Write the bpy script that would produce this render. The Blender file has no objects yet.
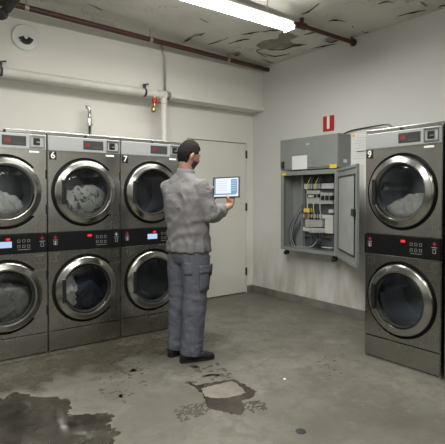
import bpy, bmesh, math, random
from mathutils import Vector, Matrix, noise
random.seed(7)
PI = math.pi
col = bpy.context.scene.collection
R = math.radians

# ------------------------------------------------------------------ camera geometry (used to read places off the room's planes)
F = 467.0; HZ = 195.5; CX = 222.5; CH = 1.36
def ray(x, y):
    r = (x - CX) / F; u = (HZ - y) / F
    return Vector((.8 * r + .6, -.6 * r + .8, u))
def onZ(x, y, h=0.0):
    d = ray(x, y); t = (h - CH) / d.z; return Vector((d.x * t, d.y * t, h))
def onX(x, y, X):
    d = ray(x, y); t = X / d.x; return Vector((X, d.y * t, CH + d.z * t))
def onY(x, y, Y):
    d = ray(x, y); t = Y / d.y; return Vector((d.x * t, Y, CH + d.z * t))

# ------------------------------------------------------------------ materials
def mat(name, color=(.8, .8, .8), rough=.5, metal=0.0, spec=.5):
    m = bpy.data.materials.new(name); m.use_nodes = True
    b = m.node_tree.nodes['Principled BSDF']
    b.inputs['Base Color'].default_value = (*color, 1)
    b.inputs['Roughness'].default_value = rough
    b.inputs['Metallic'].default_value = metal
    b.inputs['Specular IOR Level'].default_value = spec
    return m
class NT:
    def __init__(s, m):
        s.nt = m.node_tree; s.b = s.nt.nodes['Principled BSDF']
        s.tc = s.nt.nodes.new('ShaderNodeTexCoord')
    def n(s, t, **kw):
        nd = s.nt.nodes.new(t)
        for k, v in kw.items():
            if k.startswith('i_'): nd.inputs[k[2:].replace('_', ' ')].default_value = v
            else: setattr(nd, k, v)
        return nd
    def l(s, a, b): s.nt.links.new(a, b)
    def coords(s, scale=(1, 1, 1), loc=(0, 0, 0), rot=(0, 0, 0)):
        mp = s.n('ShaderNodeMapping'); mp.inputs['Scale'].default_value = scale
        mp.inputs['Location'].default_value = loc; mp.inputs['Rotation'].default_value = rot
        s.l(s.tc.outputs['Object'], mp.inputs['Vector']); return mp.outputs[0]
    def noise(s, scale, detail=4, rough=.55, vec=None, dist=0):
        nd = s.n('ShaderNodeTexNoise'); nd.inputs['Scale'].default_value = scale
        nd.inputs['Detail'].default_value = detail; nd.inputs['Roughness'].default_value = rough
        nd.inputs['Distortion'].default_value = dist
        s.l(vec if vec is not None else s.coords(), nd.inputs['Vector']); return nd.outputs['Fac']
    def ramp(s, fac, stops):
        r = s.n('ShaderNodeValToRGB'); cr = r.color_ramp
        while len(cr.elements) < len(stops): cr.elements.new(.5)
        for e, (p, c) in zip(cr.elements, stops):
            e.position = p; e.color = (*c, 1) if len(c) == 3 else c
        s.l(fac, r.inputs['Fac']); return r.outputs['Color']
    def mix(s, fac, a, b, mode='MIX'):
        m = s.n('ShaderNodeMix'); m.data_type = 'RGBA'; m.blend_type = mode
        if isinstance(fac, (int, float)): m.inputs[0].default_value = fac
        else: s.l(fac, m.inputs[0])
        for v, k in ((a, 6), (b, 7)):
            if isinstance(v, tuple): m.inputs[k].default_value = (*v, 1)
            else: s.l(v, m.inputs[k])
        return m.outputs[2]
    def math(s, op, a, b=None, clamp=False):
        m = s.n('ShaderNodeMath'); m.operation = op; m.use_clamp = clamp
        for v, k in ((a, 0), (b, 1)):
            if v is None: continue
            if isinstance(v, (int, float)): m.inputs[k].default_value = v
            else: s.l(v, m.inputs[k])
        return m.outputs[0]
    def bump(s, h, strength=.2, dist=.01):
        b = s.n('ShaderNodeBump'); b.inputs['Strength'].default_value = strength
        b.inputs['Distance'].default_value = dist
        s.l(h, b.inputs['Height']); s.l(b.outputs[0], s.b.inputs['Normal'])
BW = lambda v: (v, v, v)

def paint_wall(name, base, dirt_to=.8, dirt_amt=.5):
    m = mat(name, base, .75); t = NT(m)
    big = t.noise(1.1, 5)
    c = t.mix(t.ramp(big, [(.3, BW(0)), (.75, BW(1))]), base, tuple(v * .93 for v in base))
    spots = t.ramp(t.noise(9, 6, .7), [(.66, BW(0)), (.72, BW(1))])
    c = t.mix(t.math('MULTIPLY', spots, .12), c, (.42, .38, .31))
    sep = t.n('ShaderNodeSeparateXYZ'); t.l(t.tc.outputs['Object'], sep.inputs[0])
    low = t.math('SUBTRACT', 1.0, t.math('DIVIDE', sep.outputs['Z'], dirt_to), True)
    streak = t.ramp(t.noise(2.2, 6, .65, t.coords((2.2, 2.2, .6))), [(.42, BW(0)), (.72, BW(1))])
    d = t.math('MULTIPLY', t.math('MULTIPLY', low, streak), dirt_amt * 1.6, True)
    c = t.mix(d, c, (.36, .31, .24))
    t.l(c, t.b.inputs['Base Color'])
    t.bump(t.noise(35, 5), .12, .004)
    return m
M = {}
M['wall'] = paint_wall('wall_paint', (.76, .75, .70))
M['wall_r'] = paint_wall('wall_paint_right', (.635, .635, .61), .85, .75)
def two_tone():
    m = mat('two_tone_wall', (.4, .4, .37), .7); t = NT(m)
    sep = t.n('ShaderNodeSeparateXYZ'); t.l(t.tc.outputs['Object'], sep.inputs[0])
    k = t.math('MULTIPLY', t.math('SUBTRACT', sep.outputs['Z'], 1.05), 60, True)
    c = t.mix(k, (.10, .10, .09), (.60, .59, .54))  # dark lower half put on the unseen walls so machine fronts reflect darker
    # dark noise bays added to the unseen walls, to vary the steel's reflections
    br = t.n('ShaderNodeTexNoise'); br.inputs['Scale'].default_value = 1.6; br.inputs['Detail'].default_value = 1
    t.l(t.coords((1.4, 1.4, .25)), br.inputs['Vector'])
    c = t.mix(t.math('MULTIPLY', t.ramp(br.outputs['Fac'], [(.53, BW(0)), (.57, BW(1))]), .65), c, (.08, .08, .08))
    t.l(c, t.b.inputs['Base Color']); return m
M['wall_far'] = two_tone()
def ceiling_mat():
    m = mat('ceiling_paint', (.5, .49, .45), .85); t = NT(m)
    c = t.mix(t.ramp(t.noise(1.3, 6), [(.35, BW(0)), (.65, BW(1))]), (.66, .65, .59), (.52, .51, .46))
    cr = t.n('ShaderNodeTexVoronoi', feature='DISTANCE_TO_EDGE'); cr.inputs['Scale'].default_value = 1.6
    w = t.n('ShaderNodeVectorMath', operation='ADD')
    nz = t.n('ShaderNodeTexNoise'); nz.inputs['Scale'].default_value = 2.5; nz.inputs['Detail'].default_value = 5
    t.l(t.coords(), nz.inputs['Vector']); t.l(t.coords(), w.inputs[0]); t.l(nz.outputs['Color'], w.inputs[1])
    t.l(w.outputs[0], cr.inputs['Vector'])
    crack = t.ramp(cr.outputs['Distance'], [(0, BW(1)), (.012, BW(0))])
    msk = t.ramp(t.noise(1.0, 3), [(.52, BW(0)), (.6, BW(1))])
    c = t.mix(t.math('MULTIPLY', t.math('MULTIPLY', crack, msk), .85), c, (.22, .2, .17))
    c = t.mix(t.math('MULTIPLY', t.ramp(t.noise(14, 6, .7), [(.6, BW(0)), (.68, BW(1))]), .35), c, (.3, .28, .23))
    t.l(c, t.b.inputs['Base Color']); t.bump(t.noise(22, 6), .2, .006)
    return m
M['ceiling'] = ceiling_mat()
def floor_mat():
    m = mat('floor_concrete', (.3, .28, .24), .6); t = NT(m)
    n1 = t.noise(.9, 7, .6)
    c = t.mix(t.ramp(n1, [(.35, BW(0)), (.68, BW(1))]), (.205, .197, .168), (.115, .109, .09))
    n2 = t.noise(5.5, 8, .72, dist=.4)
    c = t.mix(t.math('MULTIPLY', t.ramp(n2, [(.47, BW(0)), (.6, BW(1))]), .65), c, (.115, .105, .083))
    lt = t.ramp(t.noise(2.6, 8, .7, t.coords((1, 1, 1), (3, 9, 0))), [(.55, BW(0)), (.7, BW(1))])
    c = t.mix(t.math('MULTIPLY', lt, .55), c, (.30, .292, .26))
    sp = t.ramp(t.noise(22, 5, .75), [(.61, BW(0)), (.66, BW(1))])
    reg = t.ramp(t.noise(1.3, 3, .5, t.coords((1, 1, 1), (5, 1, 0))), [(.38, BW(.15)), (.55, BW(1))])
    c = t.mix(t.math('MULTIPLY', t.ramp(t.noise(11, 8, .8, t.coords((1, 1, 1), (2, 4, 0)), .8), [(.52, BW(0)), (.6, BW(1))]), .4), c, (.11, .10, .08))
    c = t.mix(t.math('MULTIPLY', t.math('MULTIPLY', sp, reg), .85), c, (.09, .08, .065))
    # joints between the slabs
    br = t.n('ShaderNodeTexBrick'); br.offset = 0
    br.inputs['Scale'].default_value = 1.0; br.inputs['Mortar Size'].default_value = .006
    br.inputs['Brick Width'].default_value = .62; br.inputs['Row Height'].default_value = .62
    br.inputs['Mortar Smooth'].default_value = .4
    t.l(t.coords((1, 1, 1), (.1, .2, 0)), br.inputs['Vector'])
    br.inputs['Color1'].default_value = br.inputs['Color2'].default_value = (0, 0, 0, 1)
    br.inputs['Mortar'].default_value = (1, 1, 1, 1)
    c = t.mix(t.math('MULTIPLY', br.outputs['Color'], t.math('MULTIPLY', t.ramp(n1, [(.4, BW(.3)), (.6, BW(1))]), .6)), c, (.12, .11, .095))
    # brown damp band in front of the machine row (a stain with its own ragged edge)
    sep = t.n('ShaderNodeSeparateXYZ'); t.l(t.tc.outputs['Object'], sep.inputs[0])
    wob = t.math('MULTIPLY', t.math('SUBTRACT', t.noise(2.4, 7, .65), .5), 1.5)
    yy = t.math('ADD', sep.outputs['Y'], wob)
    band = t.math('MULTIPLY', t.math('SUBTRACT', yy, 3.36), 6, True)
    xx = t.math('MULTIPLY', t.math('SUBTRACT', 2.75, t.math('ADD', sep.outputs['X'], wob)), 6, True)
    damp = t.math('MULTIPLY', band, xx, True)
    brk = t.ramp(t.noise(7, 7, .7, t.coords((1, 1, 1), (1, 7, 0))), [(.30, BW(.3)), (.5, BW(1))])
    damp = t.math('MULTIPLY', damp, brk)
    c = t.mix(t.math('MULTIPLY', damp, .95), c, (.062, .053, .036))
    t.l(c, t.b.inputs['Base Color'])
    rg = t.ramp(n1, [(.3, BW(.62)), (.7, BW(.42))])
    rg = t.mix(damp, rg, BW(.25))
    t.l(rg, t.b.inputs['Roughness'])
    t.bump(t.math('ADD', t.noise(18, 8, .7), t.math('MULTIPLY', br.outputs['Color'], -.4)), .22, .006)
    return m
M['floor'] = floor_mat()
def wet_mat():
    m = mat('wet_concrete', (.08, .07, .055), .12); t = NT(m)
    c = t.mix(t.ramp(t.noise(5, 7, .65), [(.4, BW(0)), (.65, BW(1))]), (.024, .021, .016), (.06, .053, .04))
    t.l(c, t.b.inputs['Base Color'])
    t.l(t.ramp(t.noise(3, 5), [(.4, BW(.06)), (.65, BW(.4))]), t.b.inputs['Roughness'])
    t.bump(t.noise(20, 5), .05, .003); return m
M['wet'] = wet_mat()
M['dirt'] = mat('dried_dirt', (.085, .075, .058), .8)
def steel(name, base, rough, streak=.12, aniso=(.6, 1, 26), blot=.25):
    m = mat(name, base, rough, 1.0); t = NT(m)
    st = t.noise(9, 4, .6, t.coords((8, 8, .6)))
    bl = t.noise(2.4, 5, .6)
    c = t.mix(t.ramp(bl, [(.3, BW(0)), (.72, BW(1))]), base, tuple(v * (1 - blot) for v in base))
    c = t.mix(t.math('MULTIPLY', t.ramp(t.noise(7, 7, .7), [(.58, BW(0)), (.7, BW(1))]), .08), c, tuple(v * .6 for v in base))
    t.l(c, t.b.inputs['Base Color'])
    r = t.math('ADD', t.math('MULTIPLY', t.math('SUBTRACT', st, .5), streak), rough)
    r = t.math('ADD', r, t.math('MULTIPLY', t.math('SUBTRACT', bl, .5), .25))
    t.l(r, t.b.inputs['Roughness'])
    t.bump(t.noise(1.7, 3), .25, .02)
    return m
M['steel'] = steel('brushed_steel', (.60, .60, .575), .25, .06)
M['steel_shaded'] = steel('brushed_steel_shaded', (.40, .395, .365), .27, .06)  # darker copy of the steel, with the lower fronts' dim reflections in the colour
M['ring'] = steel('door_ring_steel', (.44, .435, .41), .20, .1)
M['strip'] = mat('satin_control_strip', (.46, .475, .48), .38, .5)
M['strip_d'] = mat('strip_dark', (.06, .06, .06), .5)
M['chrome'] = mat('chrome', (.72, .72, .70), .18, 1)
M['black'] = mat('black_plastic', (.012, .012, .013), .35)
M['gasket'] = mat('black_rubber', (.01, .01, .01), .6)
M['panel_black'] = mat('black_glass_panel', (.008, .008, .009), .3, 0, .25)
M['lcd'] = mat('dark_lcd', (.04, .046, .046), .35)
M['print'] = mat('grey_print', (.45, .45, .44), .6)
M['white'] = mat('white_print', (.85, .85, .83), .6)
def emit(name, c, s):
    m = mat(name, (0, 0, 0), .4); b = m.node_tree.nodes['Principled BSDF']
    b.inputs['Emission Color'].default_value = (*c, 1); b.inputs['Emission Strength'].default_value = s
    return m
M['led'] = emit('red_led', (1, .03, .04), .5)
M['led_dim'] = emit('red_led_dim', (1, .08, .1), .16)
M['lcd_blue'] = emit('lit_blue_lcd', (.55, .72, 1), .45)
def glass_mat():
    m = bpy.data.materials.new('tinted_door_glass'); m.use_nodes = True
    nt = m.node_tree; nt.nodes.clear()
    o = nt.nodes.new('ShaderNodeOutputMaterial'); mx = nt.nodes.new('ShaderNodeMixShader')
    tr = nt.nodes.new('ShaderNodeBsdfTransparent'); gl = nt.nodes.new('ShaderNodeBsdfGlossy')
    fr = nt.nodes.new('ShaderNodeFresnel'); fr.inputs['IOR'].default_value = 1.5
    tr.inputs['Color'].default_value = (.80, .83, .83, 1); gl.inputs['Roughness'].default_value = .06
    nt.links.new(fr.outputs[0], mx.inputs[0]); nt.links.new(tr.outputs[0], mx.inputs[1])
    nt.links.new(gl.outputs[0], mx.inputs[2]); nt.links.new(mx.outputs[0], o.inputs['Surface']); return m
M['glass'] = glass_mat()
M['drum'] = mat('drum_steel', (.62, .66, .72), .38, .8)
M['drum_back'] = mat('drum_back', (.42, .46, .53), .4, .7)
def cloth(name, a, b=None, sc=120, rough=.9, pat=None, fold=0):
    m = mat(name, a, rough, 0, .2); t = NT(m)
    b = b or tuple(v * .85 for v in a)
    c = t.mix(t.noise(6, 4), a, b)
    if pat:
        v = t.noise(26, 3, .5, dist=.6)
        c = t.mix(t.ramp(v, [(.56, BW(0)), (.6, BW(1))]), c, pat)
    t.l(c, t.b.inputs['Base Color'])
    if fold:
        h = t.noise(fold, 4, .5, t.coords((1, 1, .75), (0, 0, 0), (.5, .3, 0)), 1.6)
        h = t.math('SUBTRACT', 1.0, t.math('ABSOLUTE', t.math('MULTIPLY', t.math('SUBTRACT', h, .5), 4)))
        t.bump(h, .5, .012)
    else: t.bump(t.noise(sc, 3), .15, .002)
    return m
M['linen'] = cloth('white_linen', (.72, .71, .68))
M['linen_pat'] = cloth('patterned_linen', (.72, .72, .69), pat=(.2, .2, .19))
M['linen_grey'] = cloth('grey_linen', (.42, .42, .40))
M['linen_navy'] = cloth('navy_cloth', (.05, .065, .10))
M['shirt'] = cloth('grey_work_shirt', (.215, .21, .212), (.17, .166, .17), fold=4.5)
M['trousers'] = cloth('blue_grey_work_trousers', (.118, .125, .148), (.09, .095, .115), fold=7)
M['shoe'] = mat('black_leather', (.012, .012, .013), .45)
M['sole'] = mat('black_sole', (.006, .006, .006), .7)
M['skin'] = mat('skin', (.48, .27, .19), .55)
M['hair'] = mat('dark_hair', (.012, .010, .009), .85, 0, .2)
M['beard'] = mat('dark_beard', (.04, .03, .035), .7)
def noisy(name, a, b, sc=4, rough=.5, metal=0):
    m = mat(name, a, rough, metal); t = NT(m)
    t.l(t.mix(t.ramp(t.noise(sc, 5), [(.35, BW(0)), (.65, BW(1))]), a, b), t.b.inputs['Base Color']); return m
M['cab'] = noisy('grey_cabinet_paint', (.235, .25, .245), (.205, .22, .215), 3, .42)
M['cab_door'] = noisy('cabinet_door_liner', (.33, .35, .34), (.28, .30, .29), 7, .6)
M['plate'] = noisy('galvanised_plate', (.11, .125, .145), (.08, .09, .11), 5, .45, .3)
M['duct'] = mat('white_plastic', (.52, .52, .50), .5)
M['device'] = mat('light_grey_device', (.38, .39, .38), .5)
M['yellow'] = mat('yellow_plastic', (.75, .56, .03), .5)
M['blue'] = mat('blue_insulation', (.05, .12, .25), .5)
M['wire'] = mat('grey_cable', (.30, .32, .34), .5)
M['bare'] = mat('brown_insulation', (.18, .1, .06), .5)
M['red'] = mat('red_sign', (.42, .02, .02), .4)
M['pipe_red'] = noisy('dark_red_pipe', (.085, .024, .019), (.055, .02, .016), 9, .45)
M['pipe_white'] = noisy('white_painted_pipe', (.69, .68, .63), (.60, .585, .53), 6, .5)
M['brass'] = mat('brass', (.5, .38, .14), .3, 1)
M['valve'] = mat('red_valve', (.45, .03, .03), .4)
M['galv'] = mat('galvanised_conduit', (.42, .42, .40), .4, .7)
M['dark_metal'] = noisy('dark_grey_metal', (.045, .05, .055), (.03, .03, .033), 12, .5, .3)
M['base'] = noisy('grey_plinth', (.20, .19, .17), (.14, .135, .12), 5, .7)
M['door_paint'] = noisy('door_paint', (.70, .69, .64), (.66, .65, .59), 2, .5)
M['gap'] = mat('shadow_gap', (.01, .01, .01), .9)
M['exposed'] = noisy('exposed_plaster', (.30, .285, .24), (.20, .19, .16), 8, .95)
M['flake'] = noisy('paint_flake_paint', (.5, .49, .45), (.42, .41, .37), 8, .8)
M['crack'] = mat('crack_dark', (.03, .026, .02), .9)
M['screed'] = noisy('pale_screed', (.25, .232, .195), (.17, .157, .132), 7, .6)
M['paper'] = mat('paper', (.72, .73, .72), .8)
M['paper_print'] = mat('paper_print', (.45, .45, .46), .8)
M['tube'] = emit('fluorescent_diffuser', (1, .985, .93), 16.0)
M['case'] = mat('white_fixture_case', (.7, .7, .68), .4)

# ------------------------------------------------------------------ mesh helpers
def link(name, bm, m, parent=None, smooth=False, loc=None, rotz=0):
    me = bpy.data.meshes.new(name); bmesh.ops.recalc_face_normals(bm, faces=bm.faces[:]) if not smooth == 'raw' else None
    bm.to_mesh(me); bm.free()
    me.materials.append(m)
    if smooth:
        for p in me.polygons: p.use_smooth = True
    o = bpy.data.objects.new(name, me); col.objects.link(o)
    if parent: o.parent = parent
    if loc: o.location = loc
    if rotz: o.rotation_euler = (0, 0, rotz)
    return o
def autosmooth(o, ang=35):
    md = o.modifiers.new('es', 'EDGE_SPLIT'); md.split_angle = R(ang); return o
def tag(o, label, cat, group=None, kind=None):
    if label: o['label'] = label
    if cat: o['category'] = cat
    if group: o['group'] = group
    if kind: o['kind'] = kind
    return o
def thing(name, label, cat, loc=(0, 0, 0), rotz=0, group=None):
    o = bpy.data.objects.new(name, None); col.objects.link(o)
    o.location = loc; o.rotation_euler = (0, 0, rotz); o.empty_display_size = .1
    return tag(o, label, cat, group)
def struct(name, bm, m, parent=None, smooth=False):
    o = link(name, bm, m, parent, smooth)
    if not parent: o['kind'] = 'structure'
    return o
def box(bm, x0, x1, y0, y1, z0, z1, bev=0, mtx=None):
    r = bmesh.ops.create_cube(bm, size=1)
    for v in r['verts']:
        v.co = Vector(((x0 + x1) / 2 + v.co.x * (x1 - x0), (y0 + y1) / 2 + v.co.y * (y1 - y0), (z0 + z1) / 2 + v.co.z * (z1 - z0)))
    vs = r['verts']
    if bev:
        es = list({e for v in vs for e in v.link_edges})
        rr = bmesh.ops.bevel(bm, geom=es, offset=bev, segments=2, affect='EDGES', profile=.6)
        vs = list({v for f in rr['faces'] for v in f.verts} | {v for v in vs if v.is_valid})
    if mtx is not None:
        for v in vs: v.co = mtx @ v.co
    return vs
def B(*a, **k):
    bm = bmesh.new(); box(bm, *a, **k); return bm
def ringverts(bm, c, u, v, ru, rv, n, ex=1.0):
    out = []
    for i in range(n):
        a = 2 * PI * i / n; ca, sa = math.cos(a), math.sin(a)
        ca = math.copysign(abs(ca) ** ex, ca); sa = math.copysign(abs(sa) ** ex, sa)
        out.append(bm.verts.new(c + u * (ru * ca) + v * (rv * sa)))
    return out
def loft(bm, rings, cap=True):
    for a, b in zip(rings, rings[1:]):
        n = len(a)
        for i in range(n):
            bm.faces.new((a[i], a[(i + 1) % n], b[(i + 1) % n], b[i]))
    if cap:
        bm.faces.new(rings[0][::-1]); bm.faces.new(rings[-1])
def tube(bm, pts, rad, n=12, cap=True):
    pts = [Vector(p) for p in pts]
    rads = rad if isinstance(rad, (list, tuple)) else [rad] * len(pts)
    prev = None; rings = []
    for i, p in enumerate(pts):
        t = (pts[min(i + 1, len(pts) - 1)] - pts[max(i - 1, 0)]).normalized()
        if prev is None:
            ref = Vector((0, 0, 1)) if abs(t.z) < .9 else Vector((1, 0, 0))
            u = (ref - t * ref.dot(t)).normalized()
        else:
            u = (prev - t * prev.dot(t)).normalized()
        prev = u; v = t.cross(u)
        rr = rads[i]
        if isinstance(rr, tuple): rings.append(ringverts(bm, p, u, v, rr[0], rr[1], n))
        else: rings.append(ringverts(bm, p, u, v, rr, rr, n))
    loft(bm, rings, cap)
def spline(pts, k=8):
    P = [Vector(p) for p in pts]; out = []
    for i in range(len(P) - 1):
        a = P[max(i - 1, 0)]; b = P[i]; c = P[i + 1]; d = P[min(i + 2, len(P) - 1)]
        for j in range(k):
            t = j / k
            out.append(.5 * ((2 * b) + (c - a) * t + (2 * a - 5 * b + 4 * c - d) * t * t + (3 * b - 3 * c + d - a) * t ** 3))
    out.append(P[-1]); return out
def T(pts, rad, n=12):
    bm = bmesh.new(); tube(bm, pts, rad, n); return bm
def lathe_y(bm, prof, cx=0, cz=0, n=64, closed=False):
    """prof = [(r, y)] revolved about the y axis through (cx, cz)"""
    rings = []
    for r, y in prof:
        rings.append([bm.verts.new((cx + r * math.cos(2 * PI * i / n), y, cz + r * math.sin(2 * PI * i / n))) for i in range(n)])
    loft(bm, rings, False)
    if closed: 
        a, b = rings[-1], rings[0]
        for i in range(n): bm.faces.new((a[i], a[(i + 1) % n], b[(i + 1) % n], b[i]))
    return rings
def lathe_axis(bm, c, axis, prof, n=32, cap=True):
    axis = Vector(axis).normalized(); ref = Vector((0, 0, 1)) if abs(axis.z) < .9 else Vector((1, 0, 0))
    u = (ref - axis * ref.dot(axis)).normalized(); v = axis.cross(u); c = Vector(c)
    loft(bm, [ringverts(bm, c + axis * h, u, v, r, r, n) for r, h in prof], cap)
def prism(pts, z0, z1, axis='z'):
    """outline pts (Vectors) extruded: top copy shifted by vector"""
    bm = bmesh.new(); d = z1
    a = [bm.verts.new(p) for p in pts]; b = [bm.verts.new(Vector(p) + Vector(d)) for p in pts]
    bm.faces.new(a); bm.faces.new(b[::-1]); n = len(a)
    for i in range(n): bm.faces.new((a[i], a[(i + 1) % n], b[(i + 1) % n], b[i]))
    from mathutils.geometry import tessellate_polygon
    bmesh.ops.delete(bm, geom=[f for f in bm.faces if len(f.verts) > 4], context='FACES_ONLY')
    bm.verts.ensure_lookup_table()
    if n > 4:
        for t3 in tessellate_polygon([[v.co for v in a]]):
            for L in (a, b):
                try: bm.faces.new([L[i] for i in t3])
                except ValueError: pass
    return bm
def holed_panel(bm, x0, x1, z0, z1, cx, cz, r, y0, y1, n=64):
    """rectangular plate (facing -y) with a round hole; thickness y0..y1"""
    angs = sorted({2 * PI * i / n for i in range(n)} | {math.atan2(z - cz, x - cx) % (2 * PI) for x in (x0, x1) for z in (z0, z1)})
    F0, F1, C0, C1 = [], [], [], []
    for a in angs:
        ca, sa = math.cos(a), math.sin(a); t = 1e9
        if ca > 1e-9: t = min(t, (x1 - cx) / ca)
        if ca < -1e-9: t = min(t, (x0 - cx) / ca)
        if sa > 1e-9: t = min(t, (z1 - cz) / sa)
        if sa < -1e-9: t = min(t, (z0 - cz) / sa)
        for L, y, q in ((F0, y0, t), (F1, y1, t), (C0, y0, r), (C1, y1, r)):
            L.append(bm.verts.new((cx + q * ca, y, cz + q * sa)))
    N = len(angs)
    for i in range(N):
        j = (i + 1) % N
        bm.faces.new((F0[i], F0[j], C0[j], C0[i])); bm.faces.new((F1[j], F1[i], C1[i], C1[j]))
        bm.faces.new((F0[j], F0[i], F1[i], F1[j])); bm.faces.new((C0[i], C0[j], C1[j], C1[i]))
def text_bm(s, size, depth=.0006, bold=.0):
    cu = bpy.data.curves.new('glyph', 'FONT'); cu.body = s; cu.size = size; cu.extrude = depth; cu.offset = bold
    cu.align_x = 'CENTER'; cu.align_y = 'CENTER'
    o = bpy.data.objects.new('glyph', cu); col.objects.link(o)
    bpy.context.view_layer.update()
    me = bpy.data.meshes.new_from_object(o.evaluated_get(bpy.context.evaluated_depsgraph_get()))
    bpy.data.objects.remove(o); bpy.data.curves.remove(cu)
    bm = bmesh.new(); bm.from_mesh(me); bpy.data.meshes.remove(me); return bm
def xf(bm, mtx):
    for v in bm.verts: v.co = mtx @ v.co
    return bm

# ------------------------------------------------------------------ the room
XR, YB, XL, YF = 4.30, 5.02, -1.6, -1.6
def ceil_z(x): return 3.11 + .035 * (XR - x)
bm = bmesh.new(); box(bm, XL - .2, XR + .2, YF - .2, YB + .2, -.12, 0); struct('floor', bm, M['floor'])
bm = bmesh.new(); box(bm, XL - .2, XR + .2, YF - .2, YB + .2, 0, .15)
for v in bm.verts: v.co.z += ceil_z(v.co.x)
ceiling = struct('ceiling', bm, M['ceiling'])
D0, D1, DH = 3.20, 4.18, 2.087
bm = bmesh.new()
box(bm, XL, D0, YB, YB + .15, 0, 3.5); box(bm, D1, XR, YB, YB + .15, 0, 3.5); box(bm, D0, D1, YB, YB + .15, DH, 3.5)
box(bm, D0, D1, YB + .1, YB + .15, 0, DH)
struct('wall_back', bm, M['wall'])
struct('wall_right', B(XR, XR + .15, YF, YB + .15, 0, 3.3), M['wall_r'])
struct('wall_left', B(XL - .15, XL, YF, YB + .15, 0, 3.5), M['wall_far'])
struct('wall_front', B(XL, XR, YF - .15, YF, 0, 3.5), M['wall_far'])
bm = B(XL, XR, 4.81, YB, 2.515, 3.5); struct('trim_1', bm, M['wall'])          # downstand beam
bm = B(2.8, XR, 4.785, 4.81, 2.515, 2.57, bev=.004); struct('trim_2', bm, M['wall'])
# skirting
struct('baseboard_right', B(XR - .022, XR, 2.2, YB, 0, .098, bev=.004), M['base'])
struct('baseboard_back', B(D1 + .015, XR - .022, YB - .022, YB, 0, .098, bev=.004), M['base'])
# the door, flush in the back wall
g = .011
d = B(D0 + g, D1 - g, YB - .004, YB + .04, .012, DH - g, bev=.002)
door = struct('door_1', d, M['door_paint'])
o = link('door_gap', B(D0, D1, YB + .05, YB + .06, 0, DH), M['gap'], door)
for hz_ in (.30, 1.20, 1.93):
    bm = bmesh.new(); tube(bm, [(D1 - .004, YB - .012, hz_ - .055), (D1 - .004, YB - .012, hz_ + .055)], .011, 10)
    box(bm, D1 - .02, D1 + .01, YB - .007, YB - .003, hz_ - .05, hz_ + .05)
    link('door_hinge', bm, M['dark_metal'], door)

# ceiling damage: exposed plaster patches with lifted flakes (children of the ceiling)
def patch_on_ceiling(px, name='exposed_plaster_patch', m='exposed', drop=.002):
    pts = []
    for i, (x, y) in enumerate(px):
        x2, y2 = px[(i + 1) % len(px)]
        for k in range(3):
            t = k / 3; xx = x + (x2 - x) * t; yy = y + (y2 - y) * t
            h = 3.15
            for _ in range(4): p = onZ(xx, yy, h); h = ceil_z(p.x) - .001
            p.z = h
            if k: p += Vector((random.uniform(-.012, .012), random.uniform(-.02, .02), 0))
            pts.append(p)
    return link(name, prism(pts, 0, (0, 0, -drop)), M[m], ceiling)
patch_on_ceiling([(256, 46), (262, 42), (275, 40), (284, 40), (291, 43), (302, 46), (285, 49), (270, 49.5), (258, 48)])
patch_on_ceiling([(278, 36), (284, 32), (290, 34), (298, 37), (290, 40), (283, 41), (277, 39)])
patch_on_ceiling([(324, 40), (330, 37), (338, 37.5), (341, 40), (334, 42), (326, 42.5)])
patch_on_ceiling([(184, 43), (189, 38), (196, 35), (205, 34.5), (202, 37), (194, 38), (190, 41)], 'exposed_plaster_patch')
patch_on_ceiling([(232, 54), (238, 52), (241, 54), (236, 56)])
def crack(px, w=.012, lift=.02):
    """a curled edge of loose paint hanging a little below the ceiling"""
    bm = bmesh.new(); A = []; Bv = []
    pts = []
    for (x, y) in px:
        h = 3.15
        for _ in range(4): p = onZ(x, y, h); h = ceil_z(p.x) - .001
        p.z = h; pts.append(p)
    pts = spline(pts, 4)
    for i, p in enumerate(pts):
        e = min(i, len(pts) - 1 - i) / len(pts) * 2
        q = p + Vector((random.uniform(-.01, .01), -w * (.4 + e) , -lift * e * random.uniform(.6, 1.1) - .0015))
        A.append(bm.verts.new(p)); Bv.append(bm.verts.new(q))
    for i in range(len(A) - 1): bm.faces.new((A[i], A[i + 1], Bv[i + 1], Bv[i]))
    return bm
def flake(px, w=.03, lift=.02, m='crack'):
    o = link('paint_flake', crack(px, w, lift), M[m], ceiling)
    s = o.modifiers.new('s', 'SOLIDIFY'); s.thickness = .002
for px in ([(256, 47), (266, 50), (280, 50.5), (292, 47.5), (303, 46)], [(240, 36), (250, 34), (262, 33)], [(262, 33), (270, 31.5), (278, 32)],
           [(183, 44), (187, 41), (192, 38)], [(199, 36), (205, 34)], [(262, 60), (268, 62.5), (274, 64)], [(229, 53.5), (236, 56), (241, 54)],
           [(322, 42), (330, 43), (340, 40)], [(303, 36), (312, 33.5), (322, 33)], [(288, 47), (298, 45.5), (306, 46)],
           [(327, 23), (334, 21), (345, 23.5)], [(436, 9), (440, 7), (445, 6.5)], [(360, 32), (364, 34), (367, 33)],
           [(418, 3), (421, 6), (425, 8)], [(351, 27), (351.5, 29)], [(140, 48), (150, 46), (158, 47)], [(206, 46), (216, 43), (226, 40)], [(228, 45), (240, 41), (250, 40)], [(300, 16), (309, 12), (318, 5)], [(376, 6), (384, 3), (392, 5)], [(395, 18), (410, 14), (424, 12)], [(90, 6), (104, 12)], [(262, 54), (274, 57), (290, 54)], [(310, 50), (322, 47), (334, 45)], [(262, 50), (256, 52), (262, 56), (266, 58)], [(200, 20), (208, 24)]):
    flake(px, .012 if len(px) < 4 else .02, .018)
for px in ([(277, 41), (286, 41.5), (297, 38)], [(324, 40), (331, 37), (339, 38)]):
    flake(px, .02, .012, 'flake')

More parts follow.
